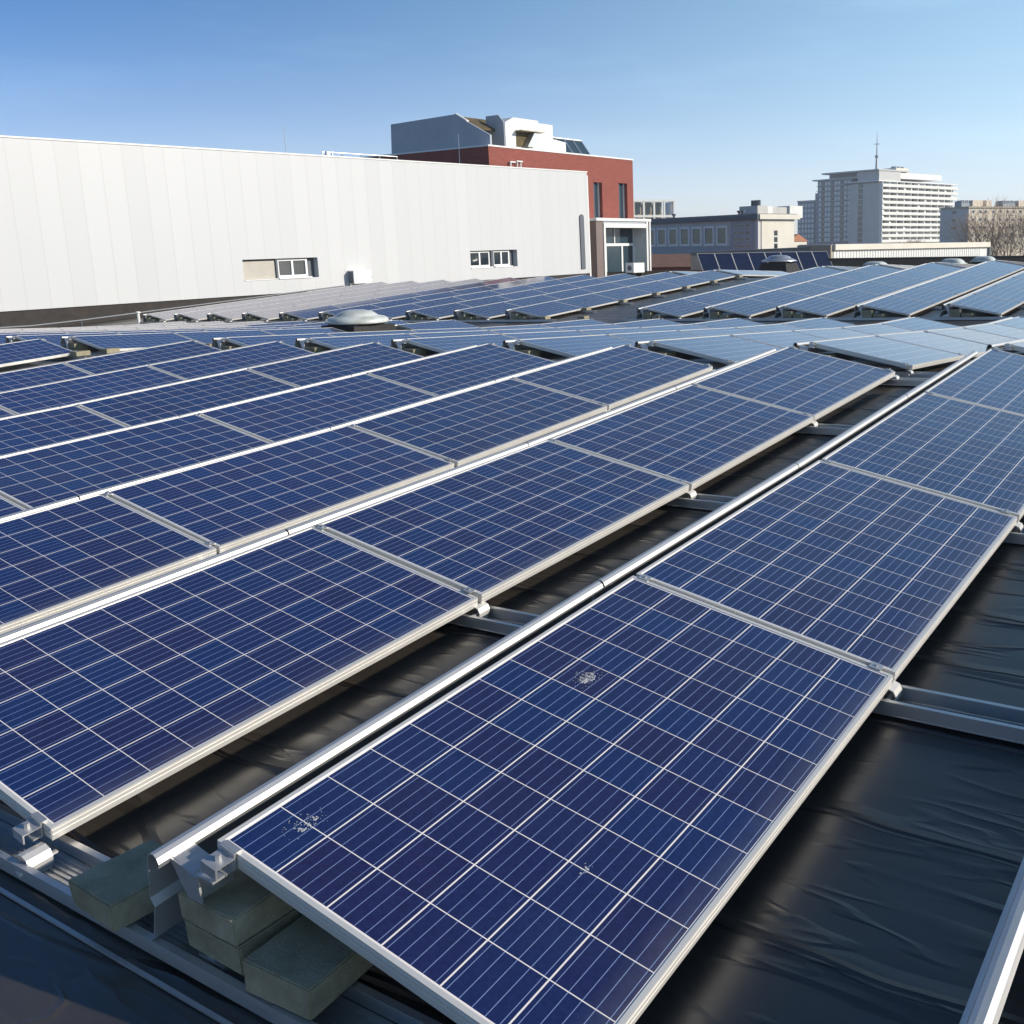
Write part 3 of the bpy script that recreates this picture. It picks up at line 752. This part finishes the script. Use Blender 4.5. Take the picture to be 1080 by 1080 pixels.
# ------------------------------------------------------------------ buildings beyond
class Bld:
    """corner building: local x grows along the left face (receding), y along the right face"""
    def __init__(s, t, x, y, azL, azR):
        s.t = t; aL, aR = R(azL), R(azR)
        s.L = Vector((math.sin(aL), math.cos(aL), 0)); s.Rv = Vector((math.sin(aR), math.cos(aR), 0))
        t.matrix_world = frame_mx(Vector((x, y, 0)), s.L, s.Rv, Vector((0, 0, 1)))
    def left(s, a0, a1, z0, z1, out0, out1): return (a0, -out1, z0), (a1, -out0, z1)
    def right(s, a0, a1, z0, z1, out0, out1): return (-out1, a0, z0), (-out0, a1, z1)
def part(t, name, m, *boxes):
    q = MB()
    for bx in boxes: q.box(*bx)
    return q.build(name, M[m], t)

# grey office
t = thing('office_building', 'grey office building with a row of white framed windows', 'building'); B = Bld(t, -35.25, 71.86, -68, 22)
part(t, 'wall', 'officewall', ((0, 0, -8.9), (26, 4.0, 3.30)))
part(t, 'spandrel', 'officelow', B.left(3.6, 26, .15, 1.15, 0.002, .05))
part(t, 'stair_panel', 'officelow', B.left(.5, 3.5, -1.0, 3.25, .002, .05))
part(t, 'roof_edge', 'dkgrey', ((-.25, -.3, 3.302), (26.2, 4.3, 3.62)))
part(t, 'roof', 'greyroof', ((-.15, -.2, 3.622), (26.1, 4.2, 3.76)))
part(t, 'gable', 'pale', B.right(.32, 3.95, -8.9, 3.295, .002, .06))
part(t, 'gable_fascia', 'pale', ((-.34, -.1, 3.305), (-.252, 4.35, 3.70)))
part(t, 'corner_pipe', 'white', ((-.08, -.08, -8), (.12, .0, 3.295)))
for i in range(11):
    a = 3.98 + i * 1.77
    w = part(t, 'window', 'wframe', B.left(a, a + 1.42, 1.2, 1.40, .0, .09), B.left(a, a + 1.42, 2.72, 2.88, .0, .09), B.left(a, a + .16, 1.402, 2.718, .0, .09), B.left(a + 1.26, a + 1.42, 1.402, 2.718, .0, .09))
    part(w, 'pane', 'glasspale', B.left(a + .16, a + 1.26, 1.40, 2.72, .004, .03))
    w = part(t, 'window', 'wframe', B.left(a, a + 1.42, -1.6, .14, .0, .04)); part(w, 'pane', 'glass', B.left(a + .12, a + 1.3, -1.5, .0, .042, .06))
for k in range(5):
    for a0, a1 in ((.95, 1.6), (1.7, 2.5), (2.6, 3.1)):
        z = 2.68 - k * .55; w = part(t, 'window', 'officewall', B.left(a0, a1, z, z + .26, .052, .07)); part(w, 'pane', 'glass', B.left(a0 + .06, a1 - .06, z + .05, z + .22, .072, .08))
for z in (.92, 1.45, 1.98): w = part(t, 'window', 'dkgrey', B.right(1.68, 2.06, z, z + .42, .062, .08)); part(w, 'pane', 'glass', B.right(1.73, 2.0, z + .05, z + .37, .082, .09))
t = thing('rooftop_unit', 'pale rooftop plant with round stacks on the grey office building', 'plant unit'); B = Bld(t, -37.3, 74.8, -68, 22)
part(t, 'cabin', 'officewall', ((-.9, -.2, 3.5), (1.5, .9, 4.50))); part(t, 'duct', 'white', ((-.9, .92, 3.5), (.4, 1.5, 4.45)), ((-1, 3.4, 3.5), (.6, 4.9, 4.52)))
part(t, 'cooler', 'officewall', ((-.8, 1.52, 3.5), (.6, 3.38, 4.40)))
for a in (-.5, -.1, .3): MB().tube((a, .3, 4.5), (a, .3, 4.98), .16, n=10).build('stack', M['dkgrey'], t)
for i, (s, h) in enumerate(((12.2, .35), (2.9, .32), (2.4, .34))):
    t = thing('roof_vent', ('small dark vent at the left end of the office roof', 'left one of two small dark vents near the office roof corner', 'right one of two small dark vents near the office roof corner')[i], 'roof vent'); B = Bld(t, -35.25 + s * -.927, 71.86 + s * .375, -68, 22)
    MB().tube((0, .4, 3.76), (0, .4, 3.76 + h * .7), .10, n=8).build('pipe', M['dkgrey'], t); MB().lathe([(.2, 3.76 + h * .6), (.2, 3.76 + h), (0, 3.76 + h * 1.1)], 10, (0, .4, 0)).build('cowl', M['dkgrey'], t)

# white grid frame building
t = thing('frame_building', 'white open grid facade of square bays behind the brick building', 'building'); B = Bld(t, -84.09, 126.42, -50, 40)
bx = [B.right(-.5, 6.45, z, z + .32, -.5, 0) for z in (8.0, 5.62, 3.3, 1.0)] + [B.right(a, a + .26, -9, 8.0, -.45, -.05) for a in (-.4, 1.25, 2.9, 4.55, 6.15)]
part(t, 'grid_frame', 'towerwhite', *bx)
part(t, 'wall', 'towerdark', ((1.5, -.4, -9), (1.8, 4.6, 7.9))); part(t, 'side_wall', 'towerwhite', ((.5, 6.0, -9), (5, 6.4, 8.0)))
for zi in (5.95, 3.65):
    for a in (-.1, 1.55, 3.2):
        w = part(t, 'window', 'tan', ((.9, a, zi), (1.1, a + 1.3, zi + 2.0))); part(w, 'pane', 'glassblue', ((.85, a + .35, zi + .2), (.89, a + 1.1, zi + 1.8)))

# residential tower
t = thing('apartment_tower', 'tall apartment tower with white balconies on its sunlit side', 'building'); B = Bld(t, -117.74, 323.07, -73, 17)
part(t, 'wall', 'towerwhite', ((.6, .4, -9), (12.6, 44, 22)))
part(t, 'stair_block', 'towergrey', ((-.15, -.1, -9), (6.5, .38, 21.3)), ((8.75, -.1, -9), (12.6, .38, 21.3)), ((6.5, .1, -9), (8.75, .38, 21.3)))
part(t, 'upper_block', 'towergrey', ((-.15, -.05, 21.6), (8.8, 12, 25.1)))
part(t, 'stair_roof', 'dkgrey', ((-.6, -.7, 21.302), (14, .9, 21.62)))
part(t, 'left_block', 'towerdark', ((12.62, 1.6, -9), (28.2, 20, 23.3)))
part(t, 'roof_slab', 'towergrey', ((7.2, .9, 23.302), (30.2, 20.4, 23.75)))
part(t, 'penthouse', 'towerdark', ((8.82, 3, 23.752), (24, 16, 25.2))); part(t, 'penthouse_roof', 'towergrey', ((-.4, -.6, 25.202), (24.6, 17, 25.7)))
part(t, 'top_storey', 'towerwhite', ((.2, 1.0, 23.0), (10, 37.2, 24.9)), ((-.3, -.3, 21.7), (12, 46.2, 22.05)))
part(t, 'roof_cabin', 'pale', ((1, 11, 25.0), (7, 18, 26.6)))
q = MB()
for a in (12, 14, 16.5): q.box((2, a, 26.7), (4, a + .4, 27.2))
q.build('roof_equipment', M['mast'], t)
WM = MB().box((0, -.12, 0), (.9, 0, 1.15)).mesh('window', M['wframe']); PM = MB().box((.12, -.16, .12), (.78, -.125, 1.03)).mesh('pane', M['glassblue'])
for k in range(12):
    z = 21.6 - k * 1.78
    for a in (13.6, 15.0, 18.0, 19.4, 22.4, 23.8, 26.6):
        w = link('window', WM, t, (a, 1.6, z))
    for a in (16.3, 20.7, 25.1): link('recess', bpy.data.meshes.get('recess') or MB().box((0, -.06, 0), (1.1, -.002, 1.3)).mesh('recess', M['glass']), t, (a, 1.6, z - .1))
for k in range(11):
    z = 19.9 - k * 1.85; w = part(t, 'stair_window', 'glass', ((6.7, .04, z), (8.55, .1, z + 1.45)))
random.seed(4)
DM = MB().box((-.02, 0, 0), (.3, 2.5, 1.35)).mesh('balcony_door', M['glass'])
for k in range(11):
    z = 20.0 - k * 1.86
    bb = [((-1.5, .3, z - .12), (.6, 45.2, z + .10)), ((-1.55, .3, z + .102), (-1.42, 45.2, z + .85))]
    part(t, 'balcony', 'towerwhite', *bb)
    q = MB()
    for i in range(11): q.box((-1.35, .4 + i * 4.07, z + .11), (.55, .62 + i * 4.07, z + 1.72))
    for i in range(11):
        if random.random() < .6: q.box((-.9, .64 + i * 4.07, z + .11), (.3, 1.2 + i * 4.07 + random.random(), z + 1.2 + .4 * random.random()))
    q.build('balcony_divider', M['towerwhite'], t)
    if k < 9:
        for i in range(11): link('balcony_door', DM, t, (.32, .9 + i * 4.07 + random.choice((0, .7)), z + .3))
t = bpy.data.objects['apartment_tower']
for k in range(12): part(t, 'floor_band', 'towergrey', ((12.7, 1.1, 21.35 - k * 1.78), (28.4, 1.598, 21.52 - k * 1.78)))
t = thing('antenna_mast', 'slim antenna mast on the roof of the apartment tower', 'antenna', None, T(-119.2, 324.7, 25.7))
q = MB().tube((0, 0, 0), (0, 0, 4.5), .5, .32, 8).tube((0, 0, 4.5), (0, 0, 12), .26, .08, 6); q.build('mast', M['mast'], t)
MB().box((-.9, -.1, 8.2), (.9, .1, 8.4)).box((-.5, -.4, 3.8), (.5, .4, 4.6)).build('crossarm', M['mast'], t)
t = thing('slab_block', 'lower blue grey apartment slab left of the tall tower', 'building'); B = Bld(t, -160.6, 367.0, -73, 17)
part(t, 'wall', 'towerdark', ((0, 0, -9), (8.8, 14, 17.9))); part(t, 'roof', 'towergrey', ((-.2, -.2, 17.902), (9, 14.2, 18.3))); part(t, 'stair_tower', 'towerdark', ((-3, .5, -9), (-.02, 10, 20.9)))
WM2 = MB().box((0, -.12, 0), (1.0, 0, 1.3)).mesh('window', M['wframe'])
for k in range(9):
    for i in range(5): link('window', WM2, t, (.4 + i * 1.7, 0, 15.6 - k * 2.0))

# cream apartment block at the right
t = thing('apartment_block', 'cream apartment block with grey end wall behind the bare trees', 'building'); B = Bld(t, -62.69, 234.33, -56, 34)
part(t, 'wall', 'peach', ((0, 0, -9), (10.2, 34, 9.0))); part(t, 'end_wall', 'towergrey', B.left(.05, 10.2, -9, 8.98, .002, .06)); part(t, 'roof_edge', 'tan', ((-.3, -.3, 9.002), (10.4, 34.2, 9.38)))
for bx in (((2, 2.8, 9.382), (7, 5.9, 10.9)), ((2, 7.0, 9.382), (6, 8.6, 10.9)), ((2, 17, 9.382), (7, 20, 10.9))): part(t, 'roof_cabin', 'peach', bx)
for a0 in (-1.6, 11.0):
    q = MB(); q.box((2.4, a0 + 1.4, 9.384), (2.495, a0 + 5.6, 10.2))
    for i in range(7): q.box((2.5, a0 + .6 * i + 1.5, 9.384), (5, a0 + .6 * i + 1.86, 10.7 + .2 * (i % 2)))
    q.build('roof_louvre', M['towerdark'], t)
for z in (7.85, 6.0, 4.2): w = part(t, 'window', 'dkgrey', B.left(4.4, 5.8, z, z + .55, .062, .10)); part(w, 'pane', 'glass', B.left(4.55, 5.65, z + .08, z + .47, .102, .11))
for k in range(5):
    for i, a in enumerate((.9, 3.0, 4.6, 7.0, 9.2, 11.3, 13.2, 15.4, 17.5, 19.7, 22, 24.4)):
        z = 7.8 - k * 1.85; w = part(t, 'window', 'wframe', B.right(a, a + .85, z, z + .75, .002, .05)); part(w, 'pane', 'glass', B.right(a + .1, a + .75, z + .08, z + .67, .052, .06))
t = thing('tiled_house', 'distant house with an orange tiled roof left of the slab block', 'house', None, az_mx(-126.5, 277.5, 0, -70))
MB().box((-4, 0, -9), (4, 4, 2)).build('wall', M['pale'], t); MB().prism([(-4.4, 2.0), (4.4, 2.0), (0, 4.2)], -.3, 4.3, axis=1).build('roof', M['orange'], t)

# ------------------------------------------------------------------ bare trees
def tree_meshes(seed, H, spread, m, depth=6, n0=3):
    rnd = random.Random(seed); tr, cr = MB(), MB()
    def grow(p, d, ln, r, lev):
        q = p + d * ln; mb = tr if lev <= 1 else cr
        mb.tube(p, q, r, r * .72, 6 if lev <= 1 else 3, cap=False)
        if lev >= depth: return
        k = 3 if lev in (1, 2) or rnd.random() < .45 else 2
        for i in range(k):
            ang = rnd.uniform(.22, spread); ax = d.orthogonal().normalized(); ax.rotate(Matrix.Rotation(6.283 * (i / k) + rnd.uniform(-.6, .6), 3, d))
            nd = (d * math.cos(ang) + ax * math.sin(ang)); nd.z += .12; nd.normalize()
            grow(q, nd, ln * rnd.uniform(.66, .88), max(r * rnd.uniform(.5, .68), .014), lev + 1)
        if lev >= 2 and rnd.random() < .8:
            pm = p + d * ln * .5; ax = d.orthogonal().normalized(); ax.rotate(Matrix.Rotation(rnd.random() * 6.28, 3, d))
            grow(pm, (d * .6 + ax * .7).normalized(), ln * .6, max(r * .4, .014), max(lev + 1, depth - 2))
    grow(Vector((0, 0, 0)), Vector((rnd.uniform(-.05, .05), rnd.uniform(-.05, .05), 1)).normalized(), H * .27, H * .016, 0)
    return tr.mesh('trunk', m), cr.mesh('crown', m)
TM = [tree_meshes(s, 13.8, .50, M['twig'], 6) for s in (1, 2, 3)]
GTr = 'bare winter trees at the right edge'
for i, (x, y, k, sc, rot, lab) in enumerate(((-30.5, 122.5, 0, .93, 10, 'leftmost bare twiggy tree before the cream apartment block'), (-28.6, 123.6, 1, 1.04, 120, 'tall bare tree second from the left before the cream apartment block'),
        (-27.0, 122.2, 2, 1.0, 200, 'bare tree third from the left with dense twigs before the cream apartment block'), (-25.2, 124.6, 0, .98, 260, 'bare tree cut by the right edge of the view'), (-23, 123, 1, 1.0, 300, 'bare tree just beyond the right edge of the view'))):
    t = thing('bare_tree', lab, 'tree', GTr, T(x, y, -9) @ Matrix.Rotation(R(rot), 4, 'Z') @ Matrix.Scale(sc, 4))
    link('trunk', TM[k][0], t); link('crown', TM[k][1], t)
SM = [tree_meshes(s, 10.2, .8, M['twig2'], 7) for s in (11, 12)]
for i, (x, y, k, sc, lab) in enumerate(((-60.5, 175.2, 0, .98, 'reddish bare tree leftmost of three at the foot of the tower'), (-57.6, 176.8, 1, 1.06, 'reddish bare tree in the middle of three at the foot of the tower'), (-54.6, 178.6, 0, 1.04, 'reddish bare tree rightmost of three, beside the grey end wall'))):
    t = thing('bare_tree', lab, 'tree', 'reddish bare trees before the tower', T(x, y, -9) @ Matrix.Rotation(i * 1.7, 4, 'Z') @ Matrix.Scale(sc, 4))
    link('trunk', SM[k][0], t); link('crown', SM[k][1], t)

# ------------------------------------------------------------------ light, sky, camera
HAZE = .0005
def build_sky(nt, bg, az, el, P):
    import math
    N=nt.nodes; L=nt.links
    sky=N.new('ShaderNodeTexSky'); sky.sky_type='NISHITA'; sky.sun_disc=False
    sky.sun_elevation=math.radians(el); sky.sun_rotation=math.radians(az)
    sky.air_density=P['air']; sky.dust_density=0; sky.ozone_density=P['oz']
    tc=N.new('ShaderNodeTexCoord'); 
    def vm(op,a,b=None):
        x=N.new('ShaderNodeVectorMath'); x.operation=op; L.new(a,x.inputs[0])
        if b is not None: x.inputs[1].default_value=b
        return x
    def mt(op,a,b=None,c=None,clamp=False):
        x=N.new('ShaderNodeMath'); x.operation=op; x.use_clamp=clamp
        for i,v in enumerate((a,b,c)):
            if v is None: continue
            if isinstance(v,(int,float)): x.inputs[i].default_value=v
            else: L.new(v,x.inputs[i])
        return x.outputs[0]
    d=tc.outputs['Generated']
    s=vm('DOT_PRODUCT',d,(math.sin(math.radians(az)),math.cos(math.radians(az)),0)).outputs['Value']
    mr=N.new('ShaderNodeMapRange'); mr.interpolation_type='SMOOTHSTEP'; mr.inputs[1].default_value=-.85; mr.inputs[2].default_value=.55; L.new(s,mr.inputs[0])
    side=mr.outputs[0]
    sep=N.new('ShaderNodeSeparateXYZ'); L.new(d,sep.inputs[0])
    low=mt('POWER',mt('SUBTRACT',1,mt('ABSOLUTE',sep.outputs[2]),clamp=True),P['pw'])
    f=mt('MULTIPLY',mt('MULTIPLY',side,P['s']),mt('POWER',mt('SUBTRACT',1,mt('ABSOLUTE',sep.outputs[2]),clamp=True),1.6)); f2=mt('MULTIPLY',low,P['h'],clamp=True)
    mp=N.new('ShaderNodeMapping'); mp.inputs['Scale'].default_value=(2.2,2.2,14); L.new(d,mp.inputs['Vector'])
    wz=N.new('ShaderNodeTexNoise'); wz.inputs['Scale'].default_value=1.6; wz.inputs['Detail'].default_value=6; wz.inputs['Roughness'].default_value=.6; L.new(mp.outputs[0],wz.inputs['Vector'])
    f=mt('ADD',f,mt('MULTIPLY',mt('MAXIMUM',mt('SUBTRACT',wz.outputs['Fac'],.52),0),.35),clamp=True)
    g=N.new('ShaderNodeMix'); g.data_type='RGBA'; g.blend_type='MULTIPLY'; g.inputs[0].default_value=1; g.inputs[7].default_value=(*P['tint'],1)
    L.new(sky.outputs[0],g.inputs[6])
    m=N.new('ShaderNodeMix'); m.data_type='RGBA'; m.inputs[7].default_value=(*P['white'],1); L.new(f,m.inputs[0]); L.new(g.outputs[2],m.inputs[6])
    m2=N.new('ShaderNodeMix'); m2.data_type='RGBA'; m2.inputs[7].default_value=(*P['low'],1); L.new(f2,m2.inputs[0]); L.new(m.outputs[2],m2.inputs[6])
    L.new(m2.outputs[2],bg.inputs[0]); bg.inputs[1].default_value=P['k']

hz = MB().box((-1650, -1650, -10), (1650, 1650, 45)).build('haze', bpy.data.materials.new('haze_air')); hz['kind'] = 'stuff'
hm = hz.data.materials[0]; hm.use_nodes = True; hn = hm.node_tree.nodes; hn.remove(hn['Principled BSDF'])
pvn = hn.new('ShaderNodeVolumePrincipled'); pvn.inputs['Density'].default_value = HAZE; pvn.inputs['Color'].default_value = (.94, .97, 1, 1); pvn.inputs['Anisotropy'].default_value = .2
hm.node_tree.links.new(pvn.outputs[0], hn['Material Output'].inputs['Volume'])
SUN_AZ, SUN_EL = 68, 24
w = bpy.data.worlds.new('World'); S.world = w; w.use_nodes = True
nt = w.node_tree; bg = nt.nodes['Background']
build_sky(nt, bg, SUN_AZ, SUN_EL, dict(air=.6, oz=6, tint=(.27, .74, .92), white=(5.6, 8.9, 10.7), low=(10.2, 9.6, 8.7), s=.80, h=1.0, pw=14, k=.094))
sl = bpy.data.lights.new('sun', 'SUN'); sl.energy = 3.55; sl.angle = R(.53); sl.color = (1, .90, .76)
so = bpy.data.objects.new('sun', sl); COL.objects.link(so)
sv = Vector((math.sin(R(SUN_AZ)) * math.cos(R(SUN_EL)), math.cos(R(SUN_AZ)) * math.cos(R(SUN_EL)), math.sin(R(SUN_EL))))
so.rotation_euler = sv.to_track_quat('Z', 'Y').to_euler()

cam = bpy.data.cameras.new('camera'); co = bpy.data.objects.new('camera', cam); COL.objects.link(co); S.camera = co
cam.sensor_width = 36; cam.sensor_fit = 'HORIZONTAL'; cam.lens = 1034.88 / 1080 * 36
cam.shift_x = -188.32 / 1080; cam.shift_y = -96.12 / 1080; cam.clip_start = .05; cam.clip_end = 9000
rt = Matrix(((.8581724437, -.0790068691, .5072454746), (.5131835498, .1580438879, -.8436022529), (-.0135166945, .9842662401, .1761739694))).to_4x4()
rt.translation = (1.93395, -1.14418, 1.28749); co.matrix_world = rt
S.render.resolution_x = S.render.resolution_y = 1024
S.view_settings.view_transform = 'Standard'; S.view_settings.look = 'None'; S.view_settings.exposure = .50; S.view_settings.gamma = 1
